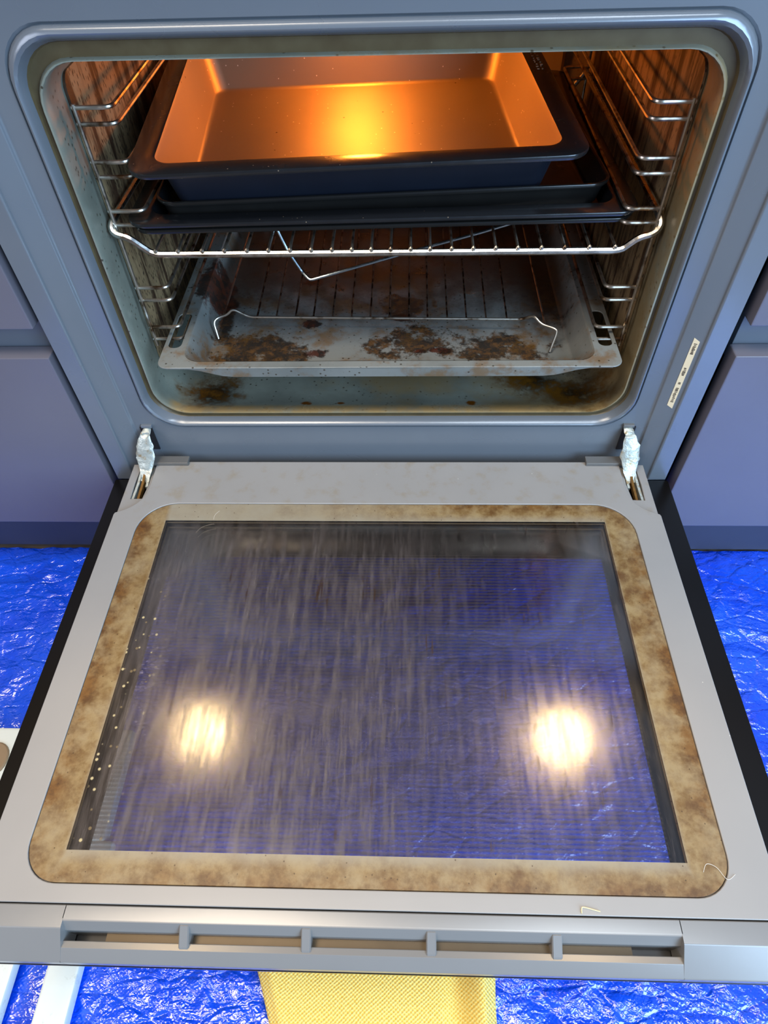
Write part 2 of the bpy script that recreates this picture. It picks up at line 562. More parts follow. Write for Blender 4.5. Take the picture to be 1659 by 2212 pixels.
t = NT('corroded_hinge_zinc')
M_hinge = t.done(t.pbr(t.mix(t.step(t.noise(120, 4), 0.50, 0.72), lin((190, 196, 188)), lin((165, 135, 80))), 0.40, 0.55, t.bump(t.noise(260, 4), 0.5, 0.0015)))
M_hingedark = simple('rusty_hinge_arm', (150, 108, 52), 0.5, 0.6, 0.25, 200, 0.4)
M_hcover = simple('grey_hinge_bar', (128, 126, 122), 0.35, 0.5, 0.06, 80)
M_label = simple('cream_label', (238, 214, 172), 0.6, 0, 0.03)
M_ink = simple('label_ink', (70, 55, 40), 0.6, 0, 0.05)
M_front = simple('slate_drawer_front', (106, 103, 112), 0.34, 0, 0.05, 10, 0.03, 0.8)
M_edge = simple('slate_board_edge', (96, 92, 92), 0.45, 0, 0.05, 30)
M_carc = simple('dark_carcass', (30, 28, 30), 0.6)
M_plinth = simple('dark_slate_plinth', (70, 72, 84), 0.5, 0, 0.05, 20)
M_steelhandle = simple('recess_rail_metal', (110, 116, 126), 0.4, 0.3, 0.05, 20)

# tarpaulin
t = NT('blue_tarpaulin')
wv = t.math('MULTIPLY', t.math('SINE', t.math('MULTIPLY', t.x, 2 * math.pi / 0.0036)), t.math('SINE', t.math('MULTIPLY', t.y, 2 * math.pi / 0.0036)))
cr = t.voro(26, t.scale((1.0, 1.7, 1)), 'Distance', 'DISTANCE_TO_EDGE')
h1 = t.step(cr, 0.0, 0.10)
h2 = t.noise(1.0, 6, 0.72, t.scale((34, 70, 1)), 1.6)
h3 = t.noise(1.0, 3, 0.6, t.scale((150, 240, 1)), 0.8)
nr = t.bump(t.noise(1.0, 2, 0.5, t.scale((120, 190, 1)), 0.6), 0.55, 0.0030)
nr = t.bump(h1, 0.35, 0.0020, nr)
nr = t.bump(wv, 0.15, 0.0003, nr)
c = t.mix(t.step(t.noise(9, 3), 0.35, 0.7), lin((16, 86, 240)), lin((10, 66, 222)))
M_tarp = t.done(t.pbr(c, 0.22, 0.0, nr, 1.0, 0.8, 0.14))

t = NT('yellow_waffle_cloth')
wx = t.math('SINE', t.math('MULTIPLY', t.math('ADD', t.x, t.math('MULTIPLY', t.noise(30, 2), 0.004)), 2 * math.pi / 0.0036))
wy = t.math('SINE', t.math('MULTIPLY', t.math('ADD', t.y, t.math('MULTIPLY', t.noise(34, 2), 0.003)), 2 * math.pi / 0.0030))
hh = t.math('ADD', t.math('MULTIPLY', wx, wy), t.math('MULTIPLY', t.noise(500, 3), 2.4))
c = t.mix(t.step(hh, -0.2, 2.2), lin((255, 200, 72)), lin((255, 232, 140)))
M_cloth = t.done(t.pbr(c, 0.85, 0, t.bump(hh, 0.5, 0.0010), 0.2))

t = NT('pitted_white_plastic')
pit = t.step(t.noise(60, 5, 0.7), 0.60, 0.68)
M_white = t.done(t.pbr(t.mix(t.math('MULTIPLY', pit, 0.3), lin((222, 226, 216)), lin((160, 160, 140))), 0.42, 0, t.bump(t.noise(55, 4, 0.6), 0.25, 0.002)))
M_pad = simple('grey_brown_rubber', (146, 122, 92), 0.6, 0, 0.05, 80)
M_hair = simple('pale_fibre', (238, 222, 170), 0.5)
M_hair2 = simple('white_hair', (225, 215, 200), 0.5)
M_floor = simple('floor_boards', (120, 105, 90), 0.6)
M_wall = simple('wall_paint', (190, 186, 180), 0.8)
M_top = simple('worktop_laminate', (60, 58, 58), 0.4)
t = NT('lamp_glass')
em = t.n.new('ShaderNodeEmission')
em.inputs[0].default_value = (1.0, 0.52, 0.16, 1)
em.inputs[1].default_value = 14
M_lamp = t.done(em.outputs[0])


def struct(name, bm, mat):
    o = obj(name, bm, mat)
    o['kind'] = 'structure'
    return o


# ------------------------------------------------------------------ setting
FZ = -0.200
struct('floor', box(bmesh.new(), -1.1, 1.1, -0.95, 0.62, FZ - 0.03, FZ - 0.004), M_floor)
struct('wall_back', box(bmesh.new(), -1.6, 1.6, 0.60, 0.64, FZ - 0.004, 1.6), M_wall)

# ------------------------------------------------------------------ oven
oven = thing('oven', 'grey built-in oven with its drop-down door open and a lit cavity', 'oven', (XO, 0.2, -0.03))


def ring(hx, zb, zt, rb, rt, y):
    return [(p[0] + XO, y, p[1]) for p in rr2(-hx, hx, zb, zt, (rb, rb, rt, rt), 8, 3)]


s = 0.0006
bm = bmesh.new()
loft(bm, [ring(0.2970, -0.0300, 0.470, s, s, 0.055), ring(0.2970, -0.0300, 0.470, s, s, 0.0015), ring(0.2960, -0.0295, 0.469, s, s, 0.0),
          ring(0.2792, -0.0295, 0.446, s, 0.010, -0.0002), ring(0.2784, -0.0295, 0.4455, s, 0.010, -0.0001), ring(0.2776, -0.0295, 0.445, s, 0.010, 0.0004), ring(0.2771, -0.0295, 0.4445, s, 0.012, 0.0012), ring(0.2767, -0.0295, 0.444, s, 0.012, 0.0022), ring(0.2606, -0.0295, 0.416, s, 0.024, 0.0080),
          ring(0.2600, -0.0295, 0.4155, s, 0.024, 0.0084), ring(0.2594, -0.0295, 0.415, s, 0.025, 0.0092), ring(0.2590, -0.0295, 0.4145, s, 0.025, 0.0100), ring(0.2575, -0.0295, 0.414, s, 0.026, 0.0110),
          ring(0.2432, 0.0360, 0.3790, 0.036, 0.034, 0.0120), ring(0.2424, 0.0370, 0.3775, 0.036, 0.034, 0.0140), ring(0.2414, 0.0382, 0.3765, 0.036, 0.034, 0.0112),
          ring(0.2404, 0.0395, 0.3750, 0.035, 0.034, 0.0094), ring(0.2390, 0.0412, 0.3730, 0.034, 0.034, 0.0088), ring(0.2374, 0.0430, 0.3708, 0.033, 0.033, 0.0100),
          ring(0.2362, 0.0445, 0.3690, 0.032, 0.032, 0.0135), ring(0.2352, 0.0455, 0.3672, 0.032, 0.031, 0.0180)])
obj('front_frame', bm, M_paint, oven)
bm = bmesh.new()
loft(bm, [ring(0.2352, 0.0455, 0.3672, 0.032, 0.031, 0.0180), ring(0.2340, 0.0468, 0.3662, 0.032, 0.030, 0.0205), ring(0.2318, 0.0486, 0.3575, 0.031, 0.030, 0.0208)])
obj('seal_channel', bm, M_channel, oven)
bm = bmesh.new()
loft(bm, [ring(0.2318, 0.0486, 0.3575, 0.031, 0.030, 0.0208), ring(0.2308, 0.0500, 0.3571, 0.031, 0.030, 0.0180), ring(0.2298, 0.0512, 0.3566, 0.031, 0.030, 0.0166), ring(0.2286, 0.0522, 0.3561, 0.030, 0.030, 0.0166),
          ring(0.2278, 0.0524, 0.3556, 0.030, 0.030, 0.0190), ring(0.2280, 0.0505, 0.3556, 0.030, 0.030, 0.0260), ring(0.2300, 0.0455, 0.3570, 0.032, 0.030, 0.040), ring(0.2330, 0.0425, 0.3580, 0.034, 0.030, 0.062),
          ring(0.2340, 0.0420, 0.3580, 0.034, 0.030, 0.12), ring(0.2340, 0.0420, 0.3580, 0.034, 0.030, 0.43)], False, True)
obj('cavity', bm, M_enamel, oven)
# ribbed side liners
for sx in (-1, 1):
    bm = bmesh.new()
    pts = rr2(0.064, 0.405, 0.072, 0.335, 0.012, 5, 2)
    xw = 0.2325
    loft(bm, [[(XO + sx * xw, p[0], p[1]) for p in pts], [(XO + sx * (xw - 0.0018), p[0], p[1]) for p in pts]], True, True)
    obj('side_liner', bm, M_liner, oven)
bm = bmesh.new()
pts = rr2(-0.205, 0.205, 0.075, 0.335, 0.03, 6, 2)
loft(bm, [[(XO + p[0], 0.4295, p[1]) for p in pts], [(XO + p[0] * 0.98, 0.424, 0.205 + (p[1] - 0.205) * 0.98) for p in pts]], True, True)
fanp = obj('back_panel', bm, M_back, oven)
bm = bmesh.new()
for k in range(14):
    a = 2 * math.pi * k / 14
    p = Vector((XO + 0.05 * math.cos(a), 0.4238, 0.2 + 0.05 * math.sin(a)))
    q = Vector((XO + 0.075 * math.cos(a), 0.4238, 0.2 + 0.075 * math.sin(a)))
    tube(bm, [p, q], 0.003, seg=6)
obj('fan_slots', bm, M_carc, fanp)
bm = bmesh.new()
loft(bm, [[(-0.03 + r * math.cos(2 * math.pi * k / 20), 0.36 + r * math.sin(2 * math.pi * k / 20), z) for k in range(20)] for r, z in ((0.020, 0.3585), (0.020, 0.354), (0.015, 0.351), (0.004, 0.350))], True, True)
obj('lamp_cover', bm, M_lamp, oven)
# control panel above the frame (above the picture, but it shades and mirrors)
bm = bmesh.new()
box(bm, XO - 0.297, XO + 0.297, -0.019, 0.05, 0.474, 0.56, 0.002)
obj('control_panel', bm, M_black_glass if False else M_carc, oven)
# label on the right-hand bevel
bm = bmesh.new()


def bev(u, v, off):
    v += 0.0085
    # u: 0 outer .. 1 inner over the bevel, v: height
    return Vector((XO + 0.2767 - 0.0161 * u, 0.0022 + 0.0058 * u, v)) + Vector((-0.339, -0.941, 0)) * off


def bquad(bm, u0, u1, v0, v1, a, b, sk=0.0):
    c = [bev(u, v + (sk if u == u0 else 0), o) for o in (a, b) for u, v in ((u0, v0), (u1, v0), (u1, v1), (u0, v1))]
    vs = [bm.verts.new(p) for p in c]
    for f in ((0, 1, 2, 3), (7, 6, 5, 4), (0, 4, 5, 1), (1, 5, 6, 2), (2, 6, 7, 3), (3, 7, 4, 0)):
        bm.faces.new([vs[i] for i in f])


bquad(bm, 0.18, 0.50, 0.0625, 0.1385, 0.0, 0.0003, -0.003)
lab = obj('rating_label', bm, M_label, oven, 0)
bm = bmesh.new()
v = 0.066
for grp in ((0.067, 0.085, 12), (0.0885, 0.091, 2), (0.0985, 0.1075, 6), (0.122, 0.134, 8)):
    n = grp[2]
    for k in range(n):
        a = grp[0] + (grp[1] - grp[0]) * k / n
        b = a + (grp[1] - grp[0]) / n * random.uniform(0.45, 0.8)
        bquad(bm, 0.25 + random.uniform(0, .05), 0.38 + random.uniform(0, .04), a, b, 0.00025, 0.00042)
obj('printed_text', bm, M_ink, lab, 0)


# side racks
def side_rack(sx, dz):
    bm = bmesh.new()
    X = XO + sx * 0.2235
    zt = 0.3190 + dz
    parts = []
    for y in (0.050, 0.385):
        bm = bmesh.new()
        parts.append(bm)
        tube(bm, [(X, y, zt), (X, y, 0.150 + dz), (X - sx * 0.0015, y - 0.004, 0.139 + dz), (X, y, 0.128 + dz), (X, y, 0.108 + dz)], 0.0016, 0.004)
    root = obj('side_rack', parts[0], M_wire, oven)
    obj('rear_post', parts[1], M_wire, root)
    for z in (0.3165, 0.3053, 0.2783, 0.2671, 0.2399, 0.2282, 0.1700, 0.1573, 0.1285, 0.1152):
        b = bmesh.new()
        xi = XO + sx * 0.1960
        tube(b, [(X + sx * 0.002, 0.0505, z + dz), (xi, 0.0505, z + dz), (xi, 0.3845, z + dz), (X + sx * 0.002, 0.3845, z + dz)], 0.0017, 0.007)
        obj('rail', b, M_wire, root)
    return root


side_rack(-1, 0.0015)
side_rack(1, -0.0015)

# ---- door
D0, D1 = -0.0025, -0.4066
door_out = []
cut = [(0.2412, D0), (0.2406, -0.020), (0.2406, -0.032), (0.2410, -0.040), (0.2420, -0.0475), (0.2440, -0.0535), (0.2470, -0.0585), (0.2510, -0.0630), (0.2580, -0.0680), (0.2640, -0.0706), (0.2668, -0.0718)]
right = [(x + 0.0005, y) for x, y in cut]
left = [(-x + 0.0005, y) for x, y in cut]
out = [(0.2676 + 0.0005, -0.0740), (0.2676 + 0.0005, D1)]
outline = list(reversed(left)) + right + out + [(-0.2671, D1), (-0.2671, -0.0740)]
pane = rr2(-0.2402, 0.2402, -0.3950, -0.0598, (0.026, 0.026, 0.036, 0.036), 10, 4)
bm = bmesh.new()
plate(bm, [outline, pane], -0.0060, 0.0, 0.0007)
door = obj('oven_door', bm, M_door, oven)
# stepped lower shell with the hinge slots
low = [(-0.2668, D0), (0.2678, D0), (0.2678, D1), (-0.2668, D1)]
slotL = [(-0.2580, -0.008), (-0.2450, -0.008), (-0.2440, -0.030), (-0.2462, -0.0500), (-0.2580, -0.0505), (-0.2588, -0.030)]
slotR = [(-x + 0.0010, y) for x, y in reversed(slotL)]
hole = rr2(-0.236, 0.236, -0.391, -0.0640, 0.03, 6, 2)
bm = bmesh.new()
plate(bm, [low, slotL, slotR, hole], -0.0280, -0.0042, 0.0008)
obj('door_shell', bm, M_door, door)
bm = bmesh.new()
plate(bm, [rr2(-0.2398, 0.2398, -0.3946, -0.0602, (0.026, 0.026, 0.036, 0.036), 10, 4)], -0.0045, -0.0006, 0.0003)
obj('inner_pane', bm, M_pane, door)
bm = bmesh.new()
plate(bm, [rr2(XO - 0.2985, XO + 0.2985, -0.4385, -0.0015, 0.002, 3, 2)], -0.0335, -0.0290, 0.0006)
obj('outer_pane', bm, M_black_glass, door)


# vent trim along the end of the door
def prism(bm, prof, x0, x1):
    loft(bm, [[(x0, y, z) for y, z in prof], [(x1, y, z) for y, z in prof]], True, True)


PA = [(-0.4074, -0.028), (-0.4074, -0.0006), (-0.4080, 0.0), (-0.4200, 0.0), (-0.4212, -0.0005), (-0.4372, -0.0140), (-0.4380, -0.0150), (-0.4380, -0.028)]
PB1 = [(-0.4074, -0.028), (-0.4074, -0.0006), (-0.4080, 0.0), (-0.4152, 0.0), (-0.4166, -0.0004), (-0.4208, -0.0068), (-0.4212, -0.008), (-0.4212, -0.028)]
PB2 = [(-0.4268, -0.028), (-0.4264, -0.0100), (-0.4268, -0.0096), (-0.4304, -0.0089), (-0.4308, -0.0090), (-0.4372, -0.0140), (-0.4380, -0.0150), (-0.4380, -0.028)]
RB = [(-0.4160, -0.028), (-0.4160, -0.0012), (-0.4172, -0.0008), (-0.4290, -0.0080), (-0.4300, -0.0095), (-0.4300, -0.028)]
bm = bmesh.new()
XL, XR = -0.2010, 0.1985
prism(bm, PA, XO - 0.2985, XL)
prism(bm, PA, XR, XO + 0.2985)
prism(bm, PB1, XL - 0.0005, XR + 0.0005)
prism(bm, PB2, XL - 0.0005, XR + 0.0005)
trim = obj('vent_trim', bm, M_trim, door, 25)
for rx in (-0.1206, -0.0409, 0.0398, 0.1198):
    bm = bmesh.new()
    prism(bm, RB, rx - 0.0032, rx + 0.0032)
    bmesh.ops.bevel(bm, geom=bm.edges[:], offset=0.0006, segments=2, affect='EDGES')
    obj('vent_rib', bm, M_trim, trim, 25)
bm = bmesh.new()
box(bm, -0.176, 0.170, -0.4212, -0.4264, -0.0200, -0.0175)
obj('inner_channel', bm, M_slotwall, trim)

# hinges
for sx in (-1, 1):
    bm = bmesh.new()
    cx = 0.0005
    path = [(0.2440, 0.010, 0.0365), (0.2450, 0.002, 0.034), (0.2474, -0.003, 0.024), (0.2486, -0.008, 0.012), (0.2492, -0.014, 0.003), (0.2498, -0.024, -0.004)]
    wid = [0.0050, 0.0066, 0.0108, 0.0122, 0.0088, 0.0058]
    dep = [0.0035, 0.004, 0.006, 0.0075, 0.006, 0.0045]
    rings = []
    for j in range(26):
        u = j / 25 * (len(path) - 1)
        i = min(int(u), len(path) - 2)
        f = u - i
        f = f * f * (3 - 2 * f)
        p = Vector(path[i]).lerp(Vector(path[i + 1]), f)
        w_, d_ = wid[i] * (1 - f) + wid[i + 1] * f, dep[i] * (1 - f) + dep[i + 1] * f
        rg = []
        for k in range(14):
            a = 2 * math.pi * k / 14
            q = Vector((cx + sx * p.x + 0.8 * w_ * math.cos(a), p.y + 0.6 * d_ * math.sin(a), p.z + 0.5 * d_ * math.sin(a)))
            q += Vector(mnoise.noise_vector(q * 260)) * 0.0012
            rg.append(q)
        rings.append(rg)
    loft(bm, rings, True, True)
    hg = obj('hinge', bm, M_hinge, door)
    for xa, xb, ya, y1, mt in ((0.2545, 0.2570, -0.010, -0.0500, M_hinge), (0.2505, 0.2515, -0.012, -0.0495, M_hingedark), (0.2462, 0.2470, -0.006, -0.0330, M_hinge)):
        b = bmesh.new()
        xa, xb = cx + sx * xa, cx + sx * xb
        rg = [[(x + w_ * e, y, z + h) for e, h in ((-0.5, -0.005), (0.5, -0.005), (0.5, 0), (-0.5, 0))] for x, y, z, w_ in ((xa, ya, 0.001, 0.0022), ((xa * .6 + xb * .4), (ya + y1) / 2, -0.0035, 0.0024), (xb, y1, -0.0060, 0.0024))]
        loft(b, rg, True, True)
        obj('hinge_arm', b, mt, hg)
    b = bmesh.new()
    x0, x1 = sorted((cx + sx * 0.2065, cx + sx * 0.2440))
    box(b, x0, x1, -0.0085, 0.0020, 0.0002, 0.0042, 0.0008)
    obj('hinge_bar', b, M_hcover, door)
    # catch plate where the arm enters the frame
    b = bmesh.new()
    box(b, cx + sx * 0.2440 - 0.0055, cx + sx * 0.2440 + 0.0055, 0.0085, 0.0130, 0.0375, 0.0410, 0.0007)
    obj('hinge_catch', b, M_paint if sx < 0 else M_hcover, oven)
    b = bmesh.new()
    box(b, cx + sx * 0.2455 - 0.0062, cx + sx * 0.2455 + 0.0062, 0.0100, 0.0113, 0.0060, 0.0375)
    obj('hinge_slot', b, M_carc, oven)

# ------------------------------------------------------------------ drip tray
TX = XO + 0.0022
tray = thing('drip_tray', 'greasy grey enamel drip tray with burnt brown stains low in the oven', 'oven tray', (TX, 0.2, 0.094))


def tr_ring(hx, y0, y1, r, z):
    return [(TX + p[0], p[1], z) for p in rr2(-hx, hx, y0, y1, r, 7, 3)]


bm = bmesh.new()
fl = [(TX + x, y) for x, y in rr2(-0.2128, 0.2128, 0.0015, 0.370, 0.010, 6, 1)]
hl = [[(TX + x, y) for x, y in rr2(a, b, 0.032, 0.088, 0.0055, 5, 1)] for a, b in ((-0.2090, -0.1965), (0.1965, 0.2090))]
hl2 = [[(TX + x, y) for x, y in rr2(a, b, 0.27, 0.33, 0.0055, 5, 1)] for a, b in ((-0.2090, -0.1965), (0.1965, 0.2090))]
well = [(TX + x, y) for x, y in rr2(-0.1905, 0.1905, 0.0110, 0.352, 0.016, 7, 3)]
plate(bm, [fl, well] + hl + hl2, 0.1207, 0.1222, 0.0006)
loft(bm, [tr_ring(0.1905, 0.0110, 0.352, 0.016, 0.1222), tr_ring(0.1890, 0.0126, 0.350, 0.016, 0.1206), tr_ring(0.1800, 0.0325, 0.340, 0.018, 0.0975), tr_ring(0.1770, 0.0365, 0.337, 0.018, 0.0952),
          tr_ring(0.1700, 0.0440, 0.330, 0.016, 0.0950)], False, True)
loft(bm, [tr_ring(0.1908, 0.0107, 0.3523, 0.016, 0.1208), tr_ring(0.1815, 0.0312, 0.3415, 0.018, 0.0965), tr_ring(0.1780, 0.0355, 0.338, 0.018, 0.0935)], False, True)
# drawn front skirt, shallower towards both corners
n = 40
pts = []
for i in range(n + 1):
    x = -0.2035 + 0.407 * i / n
    e = 0.2035 - abs(x)
    u = min(max((e - 0.018) / 0.042, 0), 1)
    pts.append((TX + x, 0.1215 - 0.0022 - 0.0088 * u * u * (3 - 2 * u)))
rings = []
for yy, top in ((0.0013, True), (0.0028, True)):
    rings.append([(x, yy, 0.1216) for x, z in pts])
f0 = [bm.verts.new((x, 0.0015, 0.1216)) for x, z in pts]
f1 = [bm.verts.new((x, 0.0030, z)) for x, z in pts]
f2 = [bm.verts.new((x, 0.0044, z)) for x, z in pts]
f3 = [bm.verts.new((x, 0.0030, 0.1212)) for x, z in pts]
for A, B in ((f0, f1), (f1, f2), (f2, f3)):
    for i in range(n):
        bm.faces.new((A[i], A[i + 1], B[i + 1], B[i]))
bmesh.ops.translate(bm, verts=bm.verts[:], vec=(0, 0, -0.0025))
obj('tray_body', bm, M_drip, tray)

# wire grid standing in the drip tray
grid = thing('roasting_grid', 'thin wire grid with bent feet standing inside the greasy drip tray', 'wire grid', (0.0, 0.2, 0.0927))
ZB = 0.1065
bm = bmesh.new()
tube(bm, [(-0.1700, 0.0815, 0.0937), (-0.1738, 0.0900, 0.1085), (-0.1690, 0.0945, 0.1105), (-0.1600, 0.0965, 0.1120), (-0.1540, 0.0990, 0.1175), (-0.1380, 0.0985, 0.1080), (0.1380, 0.0915, 0.1080),
          (0.1470, 0.0825, 0.1185), (0.1540, 0.0765, 0.1125), (0.1680, 0.0712, 0.1105), (0.1695, 0.0690, 0.1085), (0.1630, 0.0570, 0.0937)], 0.0013, 0.005)
obj('grid_frame', bm, M_wire, grid)
bm = bmesh.new()
tube(bm, [(-0.155, 0.325, 0.0937), (-0.158, 0.325, ZB), (0.158, 0.325, ZB), (0.155, 0.325, 0.0937)], 0.0013, 0.005)
obj('rear_bar', bm, M_wire, grid)
gx = [557, 599, 641, 680, 722, 763, 804, 845, 887, 927, 969, 1010, 1052, 1096]
for px in gx:
    x = -0.1308 + (px - 557) / (1096 - 557) * 0.2541
    yf = 0.0985 - 0.007 * (x + 0.138) / 0.276
    bm = bmesh.new()
    tube(bm, [(x, yf, ZB), (x * 1.03, 0.325, ZB)], 0.00095, seg=6)
    obj('grid_wire', bm, M_dullwire, grid)
for x0, y0, x1 in ((-0.1640, 0.0962, -0.166), (0.1585, 0.0745, 0.1600)):
    bm = bmesh.new()
    tube(bm, [(x0, y0, 0.1112), (x1, 0.325, ZB)], 0.0011, seg=6)
    obj('grid_wire', bm, M_wire, grid)

# ------------------------------------------------------------------ oven shelf
shelf = thing('oven_shelf', 'chrome wire oven shelf carrying the stacked trays', 'oven shelf', (XO, 0.2, 0.2076))
bm = bmesh.new()
ZF = 0.2060
tube(bm, [(-0.2200, 0.385, 0.2345), (-0.2215, 0.058, 0.2345), (-0.2245, 0.0470, 0.2295), (-0.2215, 0.0440, 0.2250), (-0.2110, 0.0440, 0.2225), (-0.2030, 0.0445, 0.2145), (-0.1945, 0.0450, 0.2062),
          (0.2015, 0.0450, 0.2058), (0.2080, 0.0450, 0.2120), (0.2140, 0.0445, 0.2175), (0.2245, 0.0440, 0.2205), (0.2295, 0.0470, 0.2265), (0.2265, 0.058, 0.2335), (0.2250, 0.385, 0.2335)], 0.0029, 0.008)
tube(bm, [(-0.2200, 0.385, 0.2345), (-0.2000, 0.388, ZF), (0.2050, 0.388, ZF), (0.2250, 0.385, 0.2335)], 0.0025, 0.008)
obj('shelf_frame', bm, M_chrome, shelf)
for px in (338, 387, 440, 489, 538, 585, 632, 678, 723, 766, 808, 850, 893, 935, 981, 1027, 1075, 1122, 1172, 1221, 1273, 1327):
    x = -0.1928 + (px - 335) * 0.3935 / 1005
    bm = bmesh.new()
    tube(bm, [(x, 0.0440, 0.2100), (x, 0.3880, 0.2118)], 0.0013, seg=6)
    bmesh.ops.create_icosphere(bm, subdivisions=1, radius=0.0021, matrix=Matrix.Translation((x, 0.0440, 0.2098)))
    obj('shelf_wire', bm, M_wire, shelf)

# bent wire hooked on the shelf
bm = bmesh.new()
tube(bm, [(-0.0925, 0.082, 0.2096), (-0.0844, 0.0778, 0.190), (-0.0743, 0.0778, 0.170), (-0.0670, 0.0715, 0.1650), (0.0296, 0.0862, 0.1850), (0.0890, 0.0890, 0.2000), (0.1220, 0.0900, 0.2096)], 0.0014, 0.003)
tag(obj('wire_handle', bm, M_bail), 'bent bright steel wire hanging in a V below the oven shelf', 'wire handle')


# ------------------------------------------------------------------ stacked pans on the shelf
def pan(name, label, cat, c, yaw, tilt, hw, depth, rim_z, flange, h, taper, rad, mats, lip=0.003, roll=0.0, thick=0.0013, ftaper=None):
    """local frame: rim at z=0, front edge at y=0; built with an outer shell, a rim and an inner shell"""
    root = thing(name, label, cat, c)
    root.rotation_euler = (tilt, roll, yaw)
    i = hw - flange
    ft = ftaper or taper

    def rg(hx, a, b, r, z):
        return [(p[0], p[1], z) for p in rr2(-hx, hx, a, b, r, 8, 3)]
    inner, rimm, outer = mats
    bm = bmesh.new()      # rim
    loft(bm, [rg(i, flange, depth - flange, rad * 0.7, -thick), rg(hw - 0.002, 0.002, depth - 0.002, rad, -thick), rg(hw - 0.0012, 0.0012, depth - 0.0012, rad, -lip), rg(hw - 0.0004, 0.0004, depth - 0.0004, rad, -lip), rg(hw, 0, depth, rad, -lip * 0.5),
              rg(hw - 0.0004, 0.0004, depth - 0.0004, rad, -0.0004), rg(hw - 0.0014, 0.0014, depth - 0.0014, rad, 0), rg(i + 0.0015, flange - 0.0015, depth - flange + 0.0015, rad * 0.72, 0), rg(i, flange, depth - flange, rad * 0.7, -0.0006)])
    body_children = []
    b2 = bmesh.new()      # inside
    t4 = taper
    loft(b2, [rg(i, flange, depth - flange, rad * 0.7, -0.0006), rg(i - 0.001, flange + 0.001, depth - flange - 0.001, rad * 0.7, -0.003), rg(i - t4 * 0.9, flange + ft * 0.9, depth - flange - t4 * 0.9, rad * 0.7, -h + 0.003),
              rg(i - t4 - 0.0012, flange + ft + 0.0012, depth - flange - t4 - 0.0012, rad * 0.65, -h + 0.0007), rg(i - t4 - 0.004, flange + ft + 0.004, depth - flange - t4 - 0.004, rad * 0.6, -h)], False, True)
    b3 = bmesh.new()      # outside
    loft(b3, [rg(i, flange, depth - flange, rad * 0.7, -thick), rg(i - t4 * 0.9 + thick, flange + ft * 0.9 - thick, depth - flange - t4 * 0.9 + thick, rad * 0.7, -h + 0.002),
              rg(i - t4 - 0.003, flange + ft + 0.003, depth - flange - t4 - 0.003, rad * 0.6, -h - thick)], False, True)
    for nm, b, m in (('pan_rim', bm, rimm), ('pan_inside', b2, inner), ('pan_outside', b3, outer)):
        me = mesh_from_bm(nm, b, m, 40)
        o = bpy.data.objects.new(nm, me)
        COL.objects.link(o)
        o.parent = root
    return root


pan('baking_tray', 'black wide-rimmed baking tray, lowest of the stack and resting on the shelf wires', 'baking tray', (0.0020, 0.0480, 0.2290), 0.030, 0.0, 0.2095, 0.325, 0, 0.017, 0.0140, 0.004, 0.018, (M_dark, M_dark, M_dark), 0.0035)
pan('baking_tray', 'black wide-rimmed baking tray nested inside the lowest tray, its flat rim showing at the right', 'baking tray', (0.0020, 0.0440, 0.2360), 0.030, 0.0, 0.2110, 0.335, 0, 0.018, 0.0145, 0.004, 0.018, (M_black, M_black, M_dark), 0.0035)
pan('roasting_tray', 'black shallow tray with a rolled lip directly under the steel roasting pan', 'baking tray', (0.0040, 0.0660, 0.2460), 0.067, 0.0, 0.1905, 0.290, 0, 0.0035, 0.0215, 0.0055, 0.020, (M_black, M_dark, M_dark), 0.0035)
rp = pan('roasting_pan', 'deep satin steel roasting pan with a dark rim on top of the stack', 'roasting pan', (-0.0128, 0.0360, 0.2810), 0.0735, 0.0448, 0.1775, 0.318, 0, 0.0185, 0.0520, 0.010, 0.020, (M_steel, M_black, M_navy), 0.0040, ftaper=0.022)
bm = bmesh.new()
for r_ in range(2):
    for k in range(16):
        x = 0.1665 + 0.0040 * r_ + random.uniform(-.0006, .0006)
        y = 0.165 + k * 0.0050 + random.uniform(-.0008, .0008)
        l = random.uniform(0.0008, 0.0022)
        box(bm, x - 0.0008, x + random.uniform(0.0, 0.0014), y, y + l, -0.0001, 0.0003)
me = mesh_from_bm('embossed_text', bm, M_wire, 0)
o = bpy.data.objects.new('embossed_text', me)
COL.objects.link(o)
o.parent = rp

# ------------------------------------------------------------------ kitchen units
def unit(sx, xin, yf, label):
    root = thing('drawer_unit', label, 'drawer unit', (sx * 0.6, 0.3, FZ))
    xo = sx * 0.90

    def bx(name, a, b, y0, y1, z0, z1, mat, bevel=0.0008, par=root):
        x0, x1 = sorted((a, b))
        return obj(name, box(bmesh.new(), x0, x1, y0, y1, z0, z1, bevel), mat, par)
    bx('carcass', xin + sx * 0.004, xo, yf + 0.024, 0.58, -0.105, 0.56, M_carc)
    bx('drawer_front', xin, xo, yf, yf + 0.019, -0.1050, 0.1340, M_front, 0.0018)
    bx('drawer_front', xin, xo, yf, yf + 0.019, 0.1640, 0.45, M_front, 0.0018)
    bx('grip_channel', xin + sx * 0.003, xo, yf + 0.0195, yf + 0.030, 0.118, 0.190, M_steelhandle)
    bx('plinth', sx * 0.2, xo, yf + 0.034, yf + 0.050, FZ + 0.004, -0.100, M_plinth)
    return root


unit(-1, -0.3005, -0.002, 'slate grey drawer unit to the left of the open oven')
unit(1, 0.3085, -0.004, 'slate grey drawer unit to the right of the open oven')
o = struct('worktop', box(bmesh.new(), -0.9, 0.9, -0.03, 0.60, 0.565, 0.605, 0.002), M_top)  # unseen worktop over the units, blocks light from above

# ------------------------------------------------------------------ floor coverings
bm = bmesh.new()
NX, NY = 420, 240
gv = []


def ridge(x, y, z):
    return 1.0 - abs(mnoise.noise(Vector((x, y, z)))) * 2.0


